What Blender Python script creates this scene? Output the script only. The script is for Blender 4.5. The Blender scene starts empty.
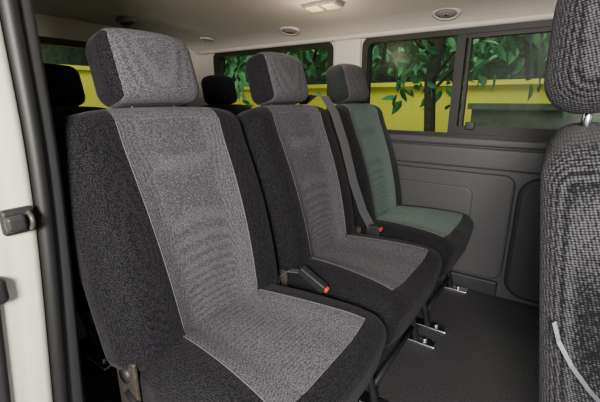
import bpy, math, random
from mathutils import Vector, Matrix
random.seed(7)
S=bpy.context.scene
COL=S.collection

# ---------------- materials ----------------
def base(name,col,rough=.6,metal=0,spec=.5):
    m=bpy.data.materials.new(name); m.use_nodes=True
    nt=m.node_tree; b=nt.nodes['Principled BSDF']
    b.inputs['Base Color'].default_value=(*col,1); b.inputs['Roughness'].default_value=rough
    b.inputs['Metallic'].default_value=metal
    b.inputs['Specular IOR Level'].default_value=spec
    return m,nt,b
def noisy(name,c1,c2,scale,rough=.6,bump=.2,dist=.002,metal=0,spec=.5,kind='noise'):
    m,nt,b=base(name,c1,rough,metal,spec)
    tc=nt.nodes.new('ShaderNodeTexCoord')
    if kind=='noise':
        t=nt.nodes.new('ShaderNodeTexNoise'); t.inputs['Scale'].default_value=scale; t.inputs['Detail'].default_value=4; out=t.outputs['Fac']
    else:
        t=nt.nodes.new('ShaderNodeTexVoronoi'); t.inputs['Scale'].default_value=scale; out=t.outputs['Distance']
    nt.links.new(tc.outputs['Object'],t.inputs['Vector'])
    r=nt.nodes.new('ShaderNodeValToRGB'); r.color_ramp.elements[0].color=(*c1,1); r.color_ramp.elements[1].color=(*c2,1)
    r.color_ramp.elements[0].position=.25; r.color_ramp.elements[1].position=.75
    nt.links.new(out,r.inputs['Fac']); nt.links.new(r.outputs['Color'],b.inputs['Base Color'])
    bp=nt.nodes.new('ShaderNodeBump'); bp.inputs['Strength'].default_value=bump; bp.inputs['Distance'].default_value=dist
    nt.links.new(out,bp.inputs['Height']); nt.links.new(bp.outputs['Normal'],b.inputs['Normal'])
    return m
def fabric(name,c1,c2,scale=340,bump=.6,wr=.35,rnd=.6,dist=.0012,nw=.5):
    """woven cloth: jittered cell pattern + soft wrinkles"""
    m,nt,b=base(name,c1,.92,0,.2)
    N=nt.nodes.new; L=nt.links.new
    b.inputs['Sheen Weight'].default_value=.04
    tc=N('ShaderNodeTexCoord')
    mp=N('ShaderNodeMapping'); mp.inputs['Rotation'].default_value=(0,math.radians(15),0); mp.inputs['Scale'].default_value=(1,.8,1.25); L(tc.outputs['Object'],mp.inputs[0])
    vo=N('ShaderNodeTexVoronoi'); vo.inputs['Scale'].default_value=scale; vo.inputs['Randomness'].default_value=rnd; L(mp.outputs[0],vo.inputs['Vector'])
    no=N('ShaderNodeTexNoise'); no.inputs['Scale'].default_value=scale*.7; no.inputs['Detail'].default_value=2; L(tc.outputs['Object'],no.inputs['Vector'])
    iv=N('ShaderNodeMapRange'); iv.inputs['From Min'].default_value=0; iv.inputs['From Max'].default_value=.7; iv.inputs['To Min'].default_value=1; iv.inputs['To Max'].default_value=0
    L(vo.outputs['Distance'],iv.inputs['Value'])
    mm=N('ShaderNodeMath'); mm.operation='MULTIPLY_ADD'; L(no.outputs['Fac'],mm.inputs[0]); mm.inputs[1].default_value=nw
    sc=N('ShaderNodeMath'); sc.operation='MULTIPLY_ADD'; L(iv.outputs[0],sc.inputs[0]); sc.inputs[1].default_value=.8; sc.inputs[2].default_value=-nw*.5
    L(sc.outputs[0],mm.inputs[2]); f=mm.outputs[0]
    r=N('ShaderNodeValToRGB'); r.color_ramp.elements[0].color=(*c1,1); r.color_ramp.elements[1].color=(*c2,1)
    r.color_ramp.elements[0].position=.12; r.color_ramp.elements[1].position=.8
    L(f,r.inputs['Fac']); L(r.outputs['Color'],b.inputs['Base Color'])
    b1=N('ShaderNodeBump'); b1.inputs['Strength'].default_value=bump; b1.inputs['Distance'].default_value=dist; L(f,b1.inputs['Height'])
    n2=N('ShaderNodeTexNoise'); n2.inputs['Scale'].default_value=9; n2.inputs['Detail'].default_value=2; L(tc.outputs['Object'],n2.inputs['Vector'])
    b2=N('ShaderNodeBump'); b2.inputs['Strength'].default_value=wr; b2.inputs['Distance'].default_value=.02; L(n2.outputs['Fac'],b2.inputs['Height'])
    L(b2.outputs['Normal'],b1.inputs['Normal']); L(b1.outputs['Normal'],b.inputs['Normal'])
    return m
GRAY=fabric('seat_fabric_gray',(.045,.043,.049),(.215,.206,.228),scale=350,bump=.8)
DARK=fabric('seat_fabric_charcoal',(.002,.002,.003),(.032,.030,.035),rnd=.7,scale=350)
GRAY_TINT=fabric('seat_fabric_gray_window_tint',(.07,.098,.088),(.23,.29,.265))  # gray cloth with the green light from the window put into its colour
DARK_TINT=fabric('seat_fabric_charcoal_window_tint',(.010,.014,.014),(.045,.056,.054))  # charcoal cloth, greenish window light painted into the colour
WEAVE=fabric('front_seat_coarse_weave',(.002,.002,.003),(.10,.10,.112),scale=215,bump=.9,rnd=.25,dist=.002,nw=.3)
PIPE,_,_=base('piping',(.115,.112,.122),.85)
PIPED,_,_=base('piping_dark',(.02,.02,.022),.8)
BLACKP=noisy('black_plastic',(.012,.012,.013),(.022,.022,.024),200,.5,.1,.0005)
RUB,_,_=base('black_rubber',(.010,.010,.010),.55)
PANEL=noisy('gray_trim_plastic',(.055,.054,.057),(.078,.077,.080),350,.5,.25,.0006)
PANELD=noisy('dark_trim_plastic',(.024,.024,.026),(.035,.035,.037),350,.55,.25,.0006)
LINER=noisy('headliner_fabric',(.60,.55,.48),(.68,.63,.56),300,.95,.2,.0006)
TRIML=noisy('light_trim',(.54,.505,.45),(.60,.565,.51),300,.7,.1,.0005)
PAINT,_,pb=base('cream_body_paint',(.92,.87,.74),.28); pb.inputs['Coat Weight'].default_value=.4
CARPET=noisy('floor_carpet',(.002,.002,.003),(.070,.067,.070),200,.9,.9,.006)
CHROME,_,_=base('bright_metal',(.78,.78,.79),.25,1)
STEEL=noisy('painted_steel',(.06,.052,.042),(.13,.115,.095),60,.4,.1,.001,metal=.5)
RED,_,_=base('red_button',(.5,.06,.03),.4)
BELT=noisy('belt_webbing',(.06,.06,.062),(.10,.10,.102),500,.6,.4,.001)
YEL=noisy('yellow_render',(.76,.66,.04),(.86,.76,.07),6,.85,.2,.01)
LEAF=noisy('leaf_green',(.02,.11,.035),(.10,.34,.11),7,.6,.1,.001)
HEDGE=noisy('hedge_green',(.002,.008,.004),(.014,.045,.02),14,.9,1,.05)
BARK=noisy('bark',(.03,.022,.014),(.07,.055,.04),30,.9,.8,.01)
ASPH=noisy('asphalt',(.08,.08,.08),(.16,.16,.155),90,.95,.5,.005)
REFL=noisy('pane_reflection_color',(.06,.075,.055),(.13,.15,.11),12,.9,.5,.01)  # gray-green of a reflection in the window glass, as a surface colour
m,nt,b=base('lamp_lens',(.8,.65,.45),.3); b.inputs['Emission Color'].default_value=(1,.7,.4,1); b.inputs['Emission Strength'].default_value=.25; LENS=m
GLASS=bpy.data.materials.new('tinted_glass'); GLASS.use_nodes=True; nt=GLASS.node_tree
for n in list(nt.nodes):
    if n.type!='OUTPUT_MATERIAL': nt.nodes.remove(n)
o=[n for n in nt.nodes if n.type=='OUTPUT_MATERIAL'][0]
tr=nt.nodes.new('ShaderNodeBsdfTransparent'); tr.inputs['Color'].default_value=(.76,.83,.77,1)
gl=nt.nodes.new('ShaderNodeBsdfGlossy'); gl.inputs['Roughness'].default_value=.25
mx=nt.nodes.new('ShaderNodeMixShader'); mx.inputs['Fac'].default_value=.012
nt.links.new(tr.outputs[0],mx.inputs[1]); nt.links.new(gl.outputs[0],mx.inputs[2]); nt.links.new(mx.outputs[0],o.inputs['Surface'])

# ---------------- mesh helpers ----------------
def mk(name,vs,fs,mats,fm=None,smooth=True,parent=None,loc=None):
    me=bpy.data.meshes.new(name); me.from_pydata([tuple(v) for v in vs],[],fs)
    for m in mats: me.materials.append(m)
    if fm:
        for p,i in zip(me.polygons,fm): p.material_index=i
    if smooth:
        for p in me.polygons: p.use_smooth=True
    me.update()
    ob=bpy.data.objects.new(name,me); COL.objects.link(ob)
    if parent: ob.parent=parent
    if loc: ob.location=loc
    return ob
def samples(h,r,extra,n):
    c=[math.tan(math.radians(a))*r for a in (9,18,27,36,45)]
    s=set()
    for x in c: s.add(round(h-r+x,6)); s.add(round(-(h-r+x),6))
    pts=sorted([-(h-r),(h-r)]+[e for e in extra if abs(e)<h-r-1e-4])
    for a,bb in zip(pts,pts[1:]):
        k=max(1,int(round(n*(bb-a)/(2*h))))
        for i in range(k+1): s.add(round(a+(bb-a)*i/k,6))
    return sorted(s)
def slab_data(hu,hv,hw,r,eu=(),ev=(),n=(16,16,4),f=None,matfn=None):
    A=[samples(hu,r,eu,n[0]),samples(hv,r,ev,n[1]),samples(hw,min(r,hw*.999),(),n[2])]
    H=(hu,hv,hw); idx={}; vs=[]; fs=[]; fm=[]
    def V(i,j,k):
        key=(i,j,k)
        if key in idx: return idx[key]
        p=[A[0][i],A[1][j],A[2][k]]; q=[max(-(H[a]-r),min(H[a]-r,p[a])) for a in range(3)]
        d=Vector([p[a]-q[a] for a in range(3)])
        if d.length>1e-9: d=d.normalized()*r
        P=Vector(q)+d
        if f: P=Vector(f(P.x,P.y,P.z))
        vs.append(P); idx[key]=len(vs)-1; return idx[key]
    nn=[len(a)-1 for a in A]
    for ax in range(3):
        a1,a2=[(1,2),(2,0),(0,1)][ax]
        for side in (0,nn[ax]):
            for i in range(nn[a1]):
                for j in range(nn[a2]):
                    quad=[]
                    for di,dj in ((0,0),(1,0),(1,1),(0,1)):
                        t=[0,0,0]; t[ax]=side; t[a1]=i+di; t[a2]=j+dj; quad.append(V(*t))
                    if side==0: quad.reverse()
                    fs.append(quad)
                    if matfn:
                        c=[0,0,0]; c[ax]=A[ax][side]; c[a1]=(A[a1][i]+A[a1][i+1])/2; c[a2]=(A[a2][j]+A[a2][j+1])/2
                        fm.append(matfn(ax,1 if side else -1,*c))
    return vs,fs,fm
def slab(name,h,r,mats,place,parent=None,**kw):
    f0=kw.pop('f',None)
    g=(lambda u,v,w: place(*f0(u,v,w))) if f0 else place
    vs,fs,fm=slab_data(*h,r,f=g,**kw)
    return mk(name,vs,fs,mats,fm or None,parent=parent)
def rbox(name,lo,hi,r,mat,parent=None,rot=None,n=(2,2,2)):
    c=[(a+b)/2 for a,b in zip(lo,hi)]; h=[(b-a)/2 for a,b in zip(lo,hi)]
    r=min(r,min(h)*.98)
    def pl(u,v,w):
        p=Vector((u,v,w))
        if rot: p=rot@p
        return (p.x+c[0],p.y+c[1],p.z+c[2])
    return slab(name,h,r,[mat],pl,parent,n=n)
def box(lo,hi):
    x0,y0,z0=lo;x1,y1,z1=hi
    v=[(x0,y0,z0),(x1,y0,z0),(x1,y1,z0),(x0,y1,z0),(x0,y0,z1),(x1,y0,z1),(x1,y1,z1),(x0,y1,z1)]
    f=[(0,3,2,1),(4,5,6,7),(0,1,5,4),(1,2,6,5),(2,3,7,6),(3,0,4,7)]
    return v,f
def boxes(name,items,mats,parent=None):
    V=[];F=[];M=[]
    for lo,hi,mi in items:
        v,f=box(lo,hi); o=len(V); V+=v; F+=[tuple(i+o for i in q) for q in f]; M+=[mi]*6
    return mk(name,V,F,mats,M,False,parent)
def tube(name,pts,r,mat,parent=None,n=10,flat=1.0,closed=False):
    pts=[Vector(p) for p in pts]; V=[];F=[]; up0=Vector((0,0,1)); N=len(pts); prev=None
    for i,p in enumerate(pts):
        if closed: t=(pts[(i+1)%N]-pts[i-1])
        else: t=(pts[min(i+1,N-1)]-pts[max(i-1,0)])
        t.normalize()
        if prev is None:
            a=t.cross(up0 if abs(t.z)<.9 else Vector((1,0,0))).normalized()
        else:
            a=(prev-t*prev.dot(t)).normalized()
        prev=a; b=t.cross(a)
        for k in range(n):
            an=2*math.pi*k/n; V.append(p+a*math.cos(an)*r+b*math.sin(an)*r*flat)
    R=N if closed else N-1
    for i in range(R):
        for k in range(n):
            i2=(i+1)%N
            F.append((i*n+k,i*n+(k+1)%n,i2*n+(k+1)%n,i2*n+k))
    if not closed:
        F.append(tuple(range(n))[::-1]); F.append(tuple((N-1)*n+k for k in range(n)))
    return mk(name,V,F,[mat],parent=parent)
def ribbon(name,pts,width,th,wdir,mat,parent=None):
    pts=[Vector(p) for p in pts]; w=Vector(wdir).normalized(); V=[];F=[]
    for i,p in enumerate(pts):
        t=(pts[min(i+1,len(pts)-1)]-pts[max(i-1,0)]).normalized(); nrm=t.cross(w).normalized()
        for a,b in ((-1,-1),(1,-1),(1,1),(-1,1)): V.append(p+w*a*width/2+nrm*b*th/2)
    for i in range(len(pts)-1):
        for k in range(4): F.append((i*4+k,i*4+(k+1)%4,i*4+4+(k+1)%4,i*4+4+k))
    F.append((3,2,1,0)); l=len(V); F.append((l-4,l-3,l-2,l-1))
    return mk(name,V,F,[mat],smooth=False,parent=parent)
def rrect(a0,a1,b0,b1,r,n=6):
    out=[]
    for cx,cy,s in ((a1-r,b1-r,0),(a0+r,b1-r,90),(a0+r,b0+r,180),(a1-r,b0+r,270)):
        for k in range(n+1):
            an=math.radians(s+90*k/n); out.append((cx+r*math.cos(an),cy+r*math.sin(an)))
    return out
def ring(name,ro,ri,d0,d1,axis,mat,parent=None,bev=.004):
    V=[];F=[]; n=len(ro)
    def P(a,b,d): return (a,d,b) if axis=='y' else (d,a,b)
    for lst,d in ((ro,d0),(ri,d0),(ri,d1),(ro,d1)):
        for a,b in lst: V.append(P(a,b,d))
    for L in range(4):
        M=(L+1)%4
        for k in range(n):
            k2=(k+1)%n; F.append((L*n+k,L*n+k2,M*n+k2,M*n+k))
    return mk(name,V,F,[mat],smooth=False,parent=parent)
def plate(name,x0,x1,z0,z1,r,yb,yf,bev,mat,parent):
    """wall-mounted panel with rounded corners and softened rim; yf<yb faces the cabin"""
    V=[];F=[]; lays=[(0,yb),(0,yf+bev),(bev*.3,yf+bev*.3),(bev,yf)]
    for ins,y in lays:
        for a,b in rrect(x0+ins,x1-ins,z0+ins,z1-ins,max(.004,r-ins),8): V.append((a,y,b))
    n=len(V)//4
    for L in range(3):
        for k in range(n):
            k2=(k+1)%n; F.append((L*n+k,(L+1)*n+k,(L+1)*n+k2,L*n+k2))
    F.append(tuple(range(3*n,4*n))[::-1]); F.append(tuple(range(n)))
    return mk(name,V,F,[mat],smooth=False,parent=parent)
def empty(name,loc=(0,0,0),rot=0):
    e=bpy.data.objects.new(name,None); COL.objects.link(e); e.location=loc; e.rotation_euler=(0,0,rot); e.empty_display_size=.1
    return e
def sm(x):
    x=max(0,min(1,x)); return x*x*(3-2*x)
def c01(x): return max(0.0,min(1.0,x))

# ---------------- seat builder ----------------
def make_seat(name,x,y,mg,md,pipe,tilt=15,L=.59,hb=-.012,frame=True,hr=(.132,.088,.054),hrr=.038,mh_=None,ml=None,hu=.260,httop=.12):
    E=empty(name,(x,y,0)); t=math.radians(tilt); st,ct=math.sin(t),math.cos(t)
    ubb=.15
    hv,hw=L/2,.062
    z0=.375
    ml=ml or md; mhg=mh_ or mg
    def place(u,v,w):
        vv=v+hv; ww=w-hw
        return (ww*ct-vv*st, u, z0+vv*ct+ww*st)
    def fb(u,v,w):
        s=c01((v+hv)/(2*hv)); g=sm(s)
        au=abs(u); ff=c01((w+hw)/(2*hw))
        ub2=.128+.025*s
        if au<ubb: u2=au*ub2/ubb
        else: u2=ub2+(au-ubb)*(hu-ub2)/(hu-ubb)
        k=c01((au-.10)/(hu-.10))
        bol=.030*max(0,math.sin(math.pi*min(1,k*1.05)**1.15))*(1-.45*g)
        w2=w+ff*(bol+.014*math.sin(math.pi*min(1,s*1.2))-.012*(1-(au/hu)**2)*(1-s))
        w2-= .012*ff*(s**4)
        taper=1-.035*s**3-.03*(1-s)**3
        v2=v-.030*(au/hu)**3*max(0,s-.3)/.7*(1 if v>0 else 0.5)
        return (math.copysign(u2*taper,u),v2,w2)
    def mb(ax,sd,u,v,w):
        d=2 if u<0 else 1
        if ax==2 and sd<0: return d
        if ax==1 and sd<0: return d
        return 0 if abs(u)<ubb and (ax!=1 or w>-hw*.5) else d
    slab('backrest',(hu,hv,hw),.05,[mg,md,ml],place,E,eu=(-ubb,ubb),n=(18,22,4),f=fb,matfn=mb)
    for sg,nm in ((-1,'backrest_seam_1'),(1,'backrest_seam_2')):
        pts=[]
        for i in range(25):
            v=-hv+.05+(2*hv-.09)*i/24
            p=place(*fb(sg*ubb,v,hw)); pts.append((p[0]-.0005,p[1],p[2]))
        tube(nm,pts,.0014,pipe,E,6)
    hu2,hv2,hw2=hr; ubh=hu2-.022
    zc=z0+L*ct+hb+hv2*ct; xc=-(L+hb+hv2)*st-.058
    def ph(u,v,w): return (xc+w*ct-v*st,u,zc+v*ct+w*st)
    def fh(u,v,w):
        s=c01((v+hv2)/(2*hv2))
        w2=w*(1-httop*s)+(.012*(1-(u/hu2)**2) if w>0 else -.006*(1-(u/hu2)**2))
        return (u*(1-.03*s-.03*(1-s)),v-.010*(abs(u)/hu2)**3*(1 if v>0 else -.3),w2)
    def mh(ax,sd,u,v,w): return 0 if u>-ubh and not(ax==2 and sd<0) else 1
    slab('headrest',(hu2,hv2,hw2),hrr,[mhg,md],ph,E,eu=(-ubh,ubh),n=(12,10,4),f=fh,matfn=mh)
    for sg in (-1,1):
        b=ph(sg*.06,-hv2+.03,0); a=place(sg*.06,hv-.03,-hw*.1)
        tube('headrest_post_%d'%(1 if sg<0 else 2),[a,b],.006,CHROME if hb>0 else BLACKP,E,10)
    cu,cv,cw=.258,.235,.083; ubc=.165; zc2=.405-cw
    def pc(u,v,w): return (.148+v,u,zc2+w)
    def fc(u,v,w):
        s=c01((v+cv)/(2*cv)); au=abs(u); ff=c01((w+cw)/(2*cw))
        ub2=.14+.05*s**1.5
        if au<ubc: u2=au*ub2/ubc
        else: u2=ub2+(au-ubc)*(cu-ub2)/(cu-ubc)
        k=c01((au-.10)/(cu-.10))
        w2=w+ff*(.020*math.sin(math.pi*min(1,k*1.05))*(1-.4*s)+.012*math.sin(math.pi*s)-.012*(1-s))
        w2-=.018*ff*max(0,(s-.75)/.25)**2
        v2=v-.030*(1-ff)*(s>.5)*((s-.5)*2)
        v2-=.028*(au/cu)**4*(s>.5)*((s-.5)*2)
        return (math.copysign(u2*(1-.10*(1-s)),u),v2,w2)
    def mc(ax,sd,u,v,w):
        d=2 if u<0 else 1
        if ax==2 and sd>0 and abs(u)<ubc and v<cv-.06: return 0
        return d
    slab('cushion',(cu,cv,cw),.05,[mg,md,ml],pc,E,eu=(-ubc,ubc),ev=(cv-.06,),n=(18,18,4),f=fc,matfn=mc)
    e=cv-.06
    pts=[pc(*fc(-ubc,-cv+.06+(e+cv-.06)*i/16,cw)) for i in range(17)]
    pts+=[pc(*fc(-ubc+2*ubc*i/16,e,cw)) for i in range(1,17)]
    pts+=[pc(*fc(ubc,e-(e+cv-.06)*i/16,cw)) for i in range(1,17)]
    tube('cushion_seam',[(p[0],p[1],p[2]-.0003) for p in pts],.0014,pipe,E,6)
    if frame:
        rbox('seat_pan',(-.06,-.225,.205),(.30,.225,.265),.015,BLACKP,E)
        for sg in (-1,1):
            yy=sg*.20; k=1 if sg<0 else 2
            tube('leg_rear_%d'%k,[(-.02,yy,.24),(-.05,yy,.12),(-.03,yy,.02)],.013,BLACKP,E)
            tube('leg_front_%d'%k,[(.20,yy,.24),(.27,yy,.13),(.30,yy,.02)],.013,BLACKP,E)
            rbox('floor_bracket_%d'%k,(.25,yy-.024,.0),(.38,yy+.024,.024),.006,CHROME,E)
            rbox('floor_bracket_rear_%d'%k,(-.09,yy-.022,.0),(.03,yy+.022,.022),.006,CHROME,E)
            tube('floor_bolt_%d'%k,[(.335,yy,.02),(.335,yy,.034)],.009,CHROME,E)
            rbox('recliner_plate_%d'%k,(-.085,sg*.246-.005,.19),(-.01,sg*.246+.005,.41),.004,STEEL,E)
            tube('hinge_pivot_%d'%k,[(-.045,sg*.240,.37),(-.045,sg*.256,.37)],.018,BLACKP,E,16)
            tube('side_rail_%d'%k,[(-.045,sg*.246,.20),(.02,sg*.246,.215),(.10,sg*.24,.235)],.010,STEEL,E)
        tube('recliner_lever',[(-.045,-.252,.33),(0,-.256,.31),(.05,-.256,.275),(.08,-.256,.24)],.008,BLACKP,E)
        tube('crossbar',[(.285,-.20,.07),(.285,.20,.07)],.009,BLACKP,E)
    return E
X0=-.65
make_seat('passenger_seat',X0,.581,GRAY,DARK,PIPE,hu=.272)
make_seat('passenger_seat',X0,1.116,GRAY,DARK,PIPE)
make_seat('passenger_seat',X0+.01,1.640,GRAY_TINT,DARK_TINT,PIPE,mh_=GRAY,ml=DARK)
for yy in (.72,1.20,1.66):
    make_seat('rear_bench_seat',-1.58,yy,DARK,DARK,PIPED,tilt=12,L=.57,hr=(.12,.085,.048))
make_seat('front_seat',.175,.875,WEAVE,WEAVE,PIPED,tilt=8,L=.545,hb=.012,hr=(.15,.12,.072),hrr=.07,httop=.4)
fs_=empty('seatbelt_tongue',(.07,.60,.58))
ribbon('tongue_strip',[(-.035,0,.055),(-.025,-.004,.028),(-.005,-.008,-.002),(.02,-.01,-.03),(.045,-.01,-.052),(.07,-.01,-.07)],.006,.003,(.61,.26,.61),CHROME,fs_)

# ---------------- seatbelts + buckles ----------------
B=empty('seatbelt',(0,0,0))
ribbon('belt_webbing',[(-.93,1.35,.93),(-.87,1.345,.968),(-.815,1.338,.962),(-.765,1.336,.90),(-.715,1.336,.78),(-.668,1.34,.62),(-.62,1.345,.50),(-.58,1.35,.435)],.046,.003,(.25,1,0),BELT,B)
rbox('buckle',(-.60,1.33,.41),(-.54,1.365,.45),.006,BLACKP,B)
rbox('buckle_button',(-.543,1.336,.43),(-.535,1.36,.446),.003,RED,B)
B=empty('seatbelt_buckle',(0,0,0))
ro=Matrix.Rotation(math.radians(25),3,'Y')
rbox('buckle_body',(-.60,.840,.405),(-.50,.867,.435),.006,BLACKP,B,rot=ro)
rbox('red_button',(-.511,.845,.394),(-.494,.862,.410),.004,RED,B,rot=ro)
ribbon('buckle_strap',[(-.70,.854,.37),(-.64,.854,.425),(-.59,.854,.435)],.025,.003,(0,1,0),BELT,B)

# ---------------- interior shell ----------------
W=1.91
boxes('floor',[((-2.25,.16,-.05),(2.1,W+.03,0),0)],[CARPET])
prof=[(W+.02,1.25),(W-.01,1.262),(1.87,1.285),(1.82,1.31),(1.74,1.325),(1.60,1.345),(1.35,1.362),(1.06,1.368)]
prof=prof+[(2.12-y,z) for y,z in prof[-2::-1]]
V=[];F=[];xs=[-2.25+4.3*i/60 for i in range(61)]
n=len(prof)
for x in xs:
    rib=.006*math.exp(-((x+1.02)/.03)**2)+.006*math.exp(-((x+1.9)/.03)**2)
    for y,z in prof: V.append((x,y,z-(rib if .4<y<1.8 else 0)))
for x in xs:
    for y,z in prof: V.append((x,y,z+.06))
m_=len(xs)
for i in range(m_-1):
    for k in range(n-1):
        a=i*n+k; F.append((a,a+1,a+n+1,a+n)); a+=m_*n; F.append((a,a+n,a+n+1,a+1))
mk('ceiling',V,F,[LINER])
wz0,wz1=.772,1.252
boxes('wall_right',[
 ((-2.25,W,0),(2.1,W+.06,wz0),0),
 ((-2.25,W,wz1),(2.1,W+.06,1.33),1),
 ((-2.25,W,wz0),(-2.06,W+.06,wz1),1),
 ((-1.12,W,wz0),(-.915,W+.06,wz1),1),
 ((.62,W,wz0),(.85,W+.06,wz1),1),
 ((1.7,W,wz0),(2.1,W+.06,wz1),1)],[PANEL,TRIML])
T=empty('trim_1')
def yslab(name,x0,x1,z0,z1,y0,y1,r,mat,par): return rbox(name,(x0,y0,z0),(x1,y1,z1),r,mat,par,n=(6,2,6))
yslab('window_sill',-2.15,1.6,.735,.775,W-.018,W+.01,.012,PANEL,T)
yslab('upper_panel',-2.15,1.6,.630,.730,W-.014,W+.01,.012,PANEL,T)
plate('lower_panel',-1.0,-.13,.09,.612,.05,W+.01,W-.022,.012,PANEL,T)
plate('recess_panel',-.86,-.30,.17,.54,.05,W-.02,W-.030,.008,PANEL,T)
plate('lower_panel_front',-.115,1.6,.03,.615,.09,W+.01,W-.045,.02,PANELD,T)
yslab('kick_strip',-2.15,-.14,.0,.08,W-.020,W+.01,.01,PANELD,T)
plate('rear_lower_panel',-2.15,-1.02,.10,.615,.05,W+.01,W-.022,.012,PANELD,T)
yslab('pillar_cover',-1.10,-.935,.78,1.262,W-.022,W+.01,.015,TRIML,T)
yslab('header_rail',-2.2,1.6,1.258,1.30,W-.03,W+.01,.012,TRIML,T)
def win(name,x0,x1,z0,z1,div=None):
    E=empty(name)
    ring('frame',rrect(x0-.012,x1+.012,z0-.012,z1+.012,.045),rrect(x0+.02,x1-.02,z0+.018,z1-.018,.035),W-.012,W+.05,'y',RUB,E)
    boxes('pane',[((x0+.005,W+.028,z0+.005),(x1-.005,W+.032,z1-.005),0)],[GLASS],E)
    if div is not None:
        boxes('divider',[((div-.02,W-.005,z0),(div+.02,W+.045,z1),0),((div+.03,W+.002,z0+.01),(div+.042,W+.04,z1-.01),0)],[RUB],E)
        boxes('slider_rails',[((div,W-.002,z0+.012),(x1-.01,W+.04,z0+.055),0),((div,W+.0,z1-.035),(x1-.01,W+.04,z1-.01),0)],[RUB],E)
        rbox('slider_latch',(div+.06,W-.02,z0+.04),(div+.10,W+.0,z0+.075),.005,BLACKP,E)
win('window_1',-.915,.62,wz0,wz1,-.434)
win('window_2',-2.06,-1.12,wz0,wz1)
win('window_3',.85,1.7,wz0,wz1)
boxes('wall_rear',[((-2.31,.2,0),(-2.25,W+.06,.78),1),((-2.31,.2,1.25),(-2.25,W+.06,1.42),0),
 ((-2.31,.2,.78),(-2.25,.36,1.25),0),((-2.31,1.76,.78),(-2.25,W+.06,1.25),0)],[TRIML,PANELD])
E=empty('window_4')
ring('frame',rrect(.35,1.77,.77,1.26,.05),rrect(.39,1.73,.81,1.225,.04),-2.30,-2.24,'x',RUB,E)
boxes('pane',[((-2.285,.36,.78),(-2.281,1.76,1.25),0)],[GLASS],E)
tube('wiper_rail',[(-2.245,.37,1.235),(-2.245,1.75,1.235)],.01,BLACKP,E)
boxes('wall_left',[((-2.25,.20,0),(-.80,.27,.78),1),((-2.25,.20,1.25),(-.80,.27,1.36),0),((-2.25,.20,.78),(-2.1,.27,1.25),0),((-1.05,.20,.78),(-.80,.27,1.25),0),
 ((-.80,.17,1.29),(2.1,.25,1.42),0)],[TRIML,PANELD])
E=empty('window_5')
boxes('pane',[((-2.1,.22,.78),(-1.05,.224,1.25),0)],[GLASS],E)
ring('frame',rrect(-2.11,-1.04,.77,1.26,.04),rrect(-2.07,-1.08,.81,1.22,.035),.19,.275,'y',RUB,E)
P=empty('door_pillar')
def sweep(name,profl,zs,off,mat,par):
    V=[];F=[];n=len(profl)
    for z in zs:
        o=off(z)
        for x,y in profl: V.append((x,y-o,z))
    for i in range(len(zs)-1):
        for k in range(n):
            k2=(k+1)%n; F.append((i*n+k,i*n+k2,i*n+n+k2,i*n+n+k))
    F.append(tuple(range(n))[::-1]); F.append(tuple(range(len(V)-n,len(V))))
    return mk(name,V,F,[mat],parent=par)
zs=[-.2+1.6*i/40 for i in range(41)]
bul=lambda z: .055*sm((.95-z)/.9)
sweep('painted_jamb',[(-.745,.246),(-.735,.242),(-.728,.229),(-.726,.207),(-.722,.192),(-.716,.18),(-.712,.15),(-.71,.10),(-.71,.05),(-.72,.03),(-.80,.03),(-.80,.246)],zs,bul,PAINT,P)
tube('door_seal',[(-.738,.258-bul(z),z) for z in zs],.013,RUB,P,12)
sweep('inner_trim',[(-.75,.25),(-.745,.265),(-.742,.288),(-.755,.300),(-.80,.300),(-.86,.295),(-.86,.25),(-.75,.24)],[0+1.32*i/30 for i in range(31)],lambda z:bul(z)*.8,PANELD,P)
K=empty('door_striker',(-.716,.208,.755))
rbox('striker_base',(-.012,-.026,-.022),(.006,.022,.022),.007,RUB,K)
rbox('striker_wedge',(.0,-.024,-.013),(.020,.004,.013),.006,BLACKP,K)
tube('striker_ring',[(.010+.011*math.sin(a),.011,.013*math.cos(a)) for a in [2*math.pi*i/14 for i in range(14)]],.004,STEEL,K,8,closed=True)
K=empty('door_guide_rubber',(0,0,0))
tube('rubber_strip',[(-.708,.172-bul(z)-.01,z) for z in [.64-.8*i/20 for i in range(21)]],.009,RUB,K,10)
rbox('bump_stop',(-.722,.125,.63),(-.69,.167,.675),.01,RUB,K)
boxes('trim_2',[((-.80,.0,-.16),(2.1,.17,-.05),0),((-.74,.13,-.05),(2.1,.20,.004),1)],[PAINT,BLACKP])

# ---------------- ceiling fittings ----------------
def lathe(name,prf,mat,par,n=28,sx=1,sy=1):
    V=[];F=[]
    for r,z in prf:
        for k in range(n):
            a=2*math.pi*k/n; V.append((r*math.cos(a)*sx,r*math.sin(a)*sy,z))
    for i in range(len(prf)-1):
        for k in range(n):
            F.append((i*n+k,i*n+(k+1)%n,(i+1)*n+(k+1)%n,(i+1)*n+k))
    F.append(tuple(range(n))); F.append(tuple(range(len(V)-n,len(V)))[::-1])
    return mk(name,V,F,[mat],parent=par)
VENT=noisy('vent_gray',(.20,.19,.18),(.26,.25,.24),200,.6,.1,.0005)
def vent(x,y,z,slope,s=1):
    E=empty('air_vent',(x,y,z)); E.rotation_euler=(math.radians(slope),0,0)
    lathe('housing',[(.048*s,.012),(.050*s,0),(.044*s,-.008),(.036*s,-.008),(.034*s,-.001)],TRIML,E,sx=1.25)
    lathe('louvre_disc',[(.034*s,.0),(.033*s,-.006),(.02*s,-.009),(.004*s,-.010)],VENT,E,sx=1.25)
vent(-1.31,1.77,1.316,-16); vent(-.485,1.80,1.312,-22); vent(-1.95,1.74,1.322,-10,.8); vent(.35,1.80,1.312,-22)
E=empty('dome_lamp',(-.93,1.50,1.349)); E.rotation_euler=(math.radians(-5),0,0)
rbox('lamp_housing',(-.09,-.040,-.014),(.09,.040,.008),.011,VENT,E)
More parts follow.
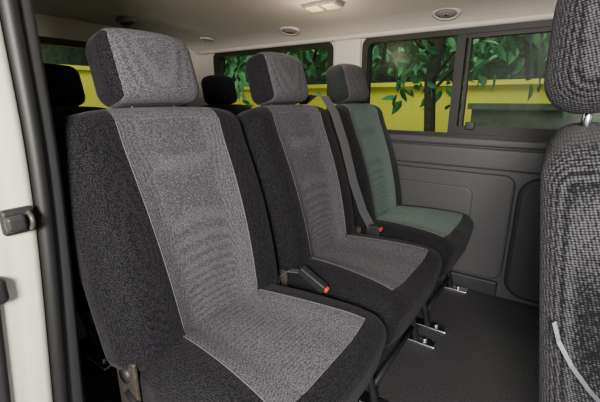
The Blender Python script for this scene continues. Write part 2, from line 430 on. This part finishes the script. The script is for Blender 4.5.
rbox('lens',(-.075,-.030,-.019),(-.01,.030,-.008),.008,LENS,E)
rbox('lens_2',(.01,-.030,-.019),(.075,.030,-.008),.008,LENS,E)
E=empty('grab_handle',(-1.98,1.22,1.352))
lathe('recess_cup',[(.075,.008),(.072,-.006),(.06,-.010),(.052,-.004)],VENT,E,sy=.6)
tube('grip',[(-.05,0,-.006),(-.03,0,-.02),(.03,0,-.02),(.05,0,-.006)],.007,PANELD,E)

# ---------------- outside ----------------
boxes('ground',[((-14,-12,-.5),(14,14,-.45),0)],[ASPH])
boxes('yellow_wall',[((-6,4.6,-.45),(8,4.8,1.12),0),((-6,4.55,1.10),(8,4.85,1.15),0)],[YEL])
boxes('yellow_wall',[((-5.6,-1,-.45),(-5.4,4.52,1.35),0),((-5.65,-1,1.33),(-5.35,4.52,1.38),0)],[YEL])
boxes('pane_reflection_block',[((-.80,4.30,-.45),(4,4.50,.87),0),((-.84,4.27,.85),(4.04,4.53,.91),0)],[REFL])  # added block standing in for the gray-green reflection low in the right pane
def leaves(name,n,region,L,par,mat):
    V=[];F=[]
    for i in range(n):
        p=Vector(region()); p.y=max(2.7,min(4.02,p.y))
        d=Vector((random.gauss(0,.6),random.gauss(0,.6),-.7+random.gauss(0,.5))).normalized()
        s=d.cross(Vector((random.gauss(0,1),random.gauss(0,1),random.gauss(0,.4)))).normalized(); nr=d.cross(s)
        l=L*random.uniform(.6,1.25); w=l*.2; o=len(V)
        for a,b,c in ((0,0,0),(.25,1,.03),(.6,.9,.02),(1,0,-.08),(.6,-.9,.02),(.25,-1,.03),(.3,0,-.02),(.62,0,-.03)):
            V.append(p+d*l*a+s*w*b+nr*l*c)
        F+=[(o,o+1,o+6),(o+6,o+1,o+2,o+7),(o+7,o+2,o+3),(o,o+6,o+5),(o+6,o+7,o+4,o+5),(o+7,o+3,o+4)]
    return mk(name,V,F,[mat],smooth=False,parent=par)
T=empty('tree',(0,0,0))
def tree(tx,ty,k):
    tube('trunk_%d'%k,[(tx,ty,-.45),(tx+.05,ty,.4),(tx-.02,ty+.05,1.1),(tx+.1,ty,1.8),(tx+.1,ty,2.5)],.05,BARK,T,10)
    for j in range(7):
        a=2*math.pi*j/7; e=(tx+1.1*math.cos(a),ty+.45*math.sin(a),1.75+random.uniform(-.2,.3))
        tube('branch_%d_%d'%(k,j),[(tx,ty,1.0+.1*j),((tx+e[0])/2,(ty+e[1])/2,1.6+.05*j),e,(e[0]+.15*math.cos(a),e[1],e[2]-.5)],.015,BARK,T,6)
tree(-1.02,3.5,1); tree(1.6,3.4,2); tree(-3.0,3.6,3)
cl=[]
for cx in [x*.42-4.0 for x in range(18)]:
    cl.append((cx+random.uniform(-.15,.15),3.4+random.uniform(-.4,.3),random.uniform(1.15,1.6),random.uniform(.22,.4)))
def reg():
    if random.random()<.6:
        c=random.choice(cl); return (random.gauss(c[0],c[3]*.5),random.gauss(c[1],.2),random.gauss(c[2],c[3]*.55))
    return (random.uniform(-4,3),random.uniform(3.1,4.0),random.uniform(1.3,2.4))
leaves('foliage',2100,reg,.14,T,LEAF)
V=[];F=[];nx,nz=90,24
for i in range(nx+1):
    for j in range(nz+1):
        V.append((-9+18*i/nx,5.1+random.uniform(-.12,.12),-.45+4.3*j/nz+random.uniform(-.05,.05)))
for i in range(nx):
    for j in range(nz):
        a=i*(nz+1)+j; F.append((a,a+nz+1,a+nz+2,a+1))
o=len(V)
for i in range(nx+1):
    for j in range(nz+1):
        V.append((-5.9+random.uniform(-.12,.12),-2+8*i/nx,-.45+4.3*j/nz))
for i in range(nx):
    for j in range(nz):
        a=o+i*(nz+1)+j; F.append((a,a+1,a+nz+2,a+nz+1))
mk('hedge',V,F,[HEDGE])

# ---------------- light ----------------
w=bpy.data.worlds.new('sky'); S.world=w; w.use_nodes=True; nt=w.node_tree; bg=nt.nodes['Background']
sk=nt.nodes.new('ShaderNodeTexSky'); sk.sky_type='NISHITA'; sk.sun_disc=False; sk.sun_elevation=math.radians(50); sk.sun_rotation=math.radians(200)
nt.links.new(sk.outputs[0],bg.inputs['Color']); bg.inputs['Strength'].default_value=.17
def area(name,loc,tgt,size,en,col=(1,1,1)):
    l=bpy.data.lights.new(name,'AREA'); l.size=size; l.energy=en; l.color=col
    o=bpy.data.objects.new(name,l); COL.objects.link(o); o.location=loc
    o.rotation_euler=(Vector(tgt)-Vector(loc)).to_track_quat('-Z','Y').to_euler(); return o
area('camera_flash',(.14,-.50,1.12),(-.55,1.2,.82),.28,64,(1,.935,.86))
area('added_wall_light',(-1.0,3.3,3.5),(-1.0,4.6,.9),1.5,140,(1,.95,.85))  # added lamp outside, only to brighten the yellow wall behind the windows
area('added_wall_light',(-3.8,1.5,3.2),(-5.4,1.5,.9),1.0,75,(1,.95,.85))  # second added lamp, brightens the yellow wall behind the tailgate
pl=bpy.data.lights.new('dome_bulb','POINT'); pl.energy=1.8; pl.color=(1,.8,.58); pl.shadow_soft_size=.03
po=bpy.data.objects.new('dome_bulb',pl); COL.objects.link(po); po.location=(-.93,1.45,1.22)

# ---------------- camera ----------------
cd=bpy.data.cameras.new('camera'); cd.lens=22; cd.sensor_width=36; cd.clip_start=.02
c=bpy.data.objects.new('camera',cd); COL.objects.link(c); c.location=(0,0,.95)
c.rotation_euler=(math.radians(90-15.5),0,math.radians(35))
S.camera=c
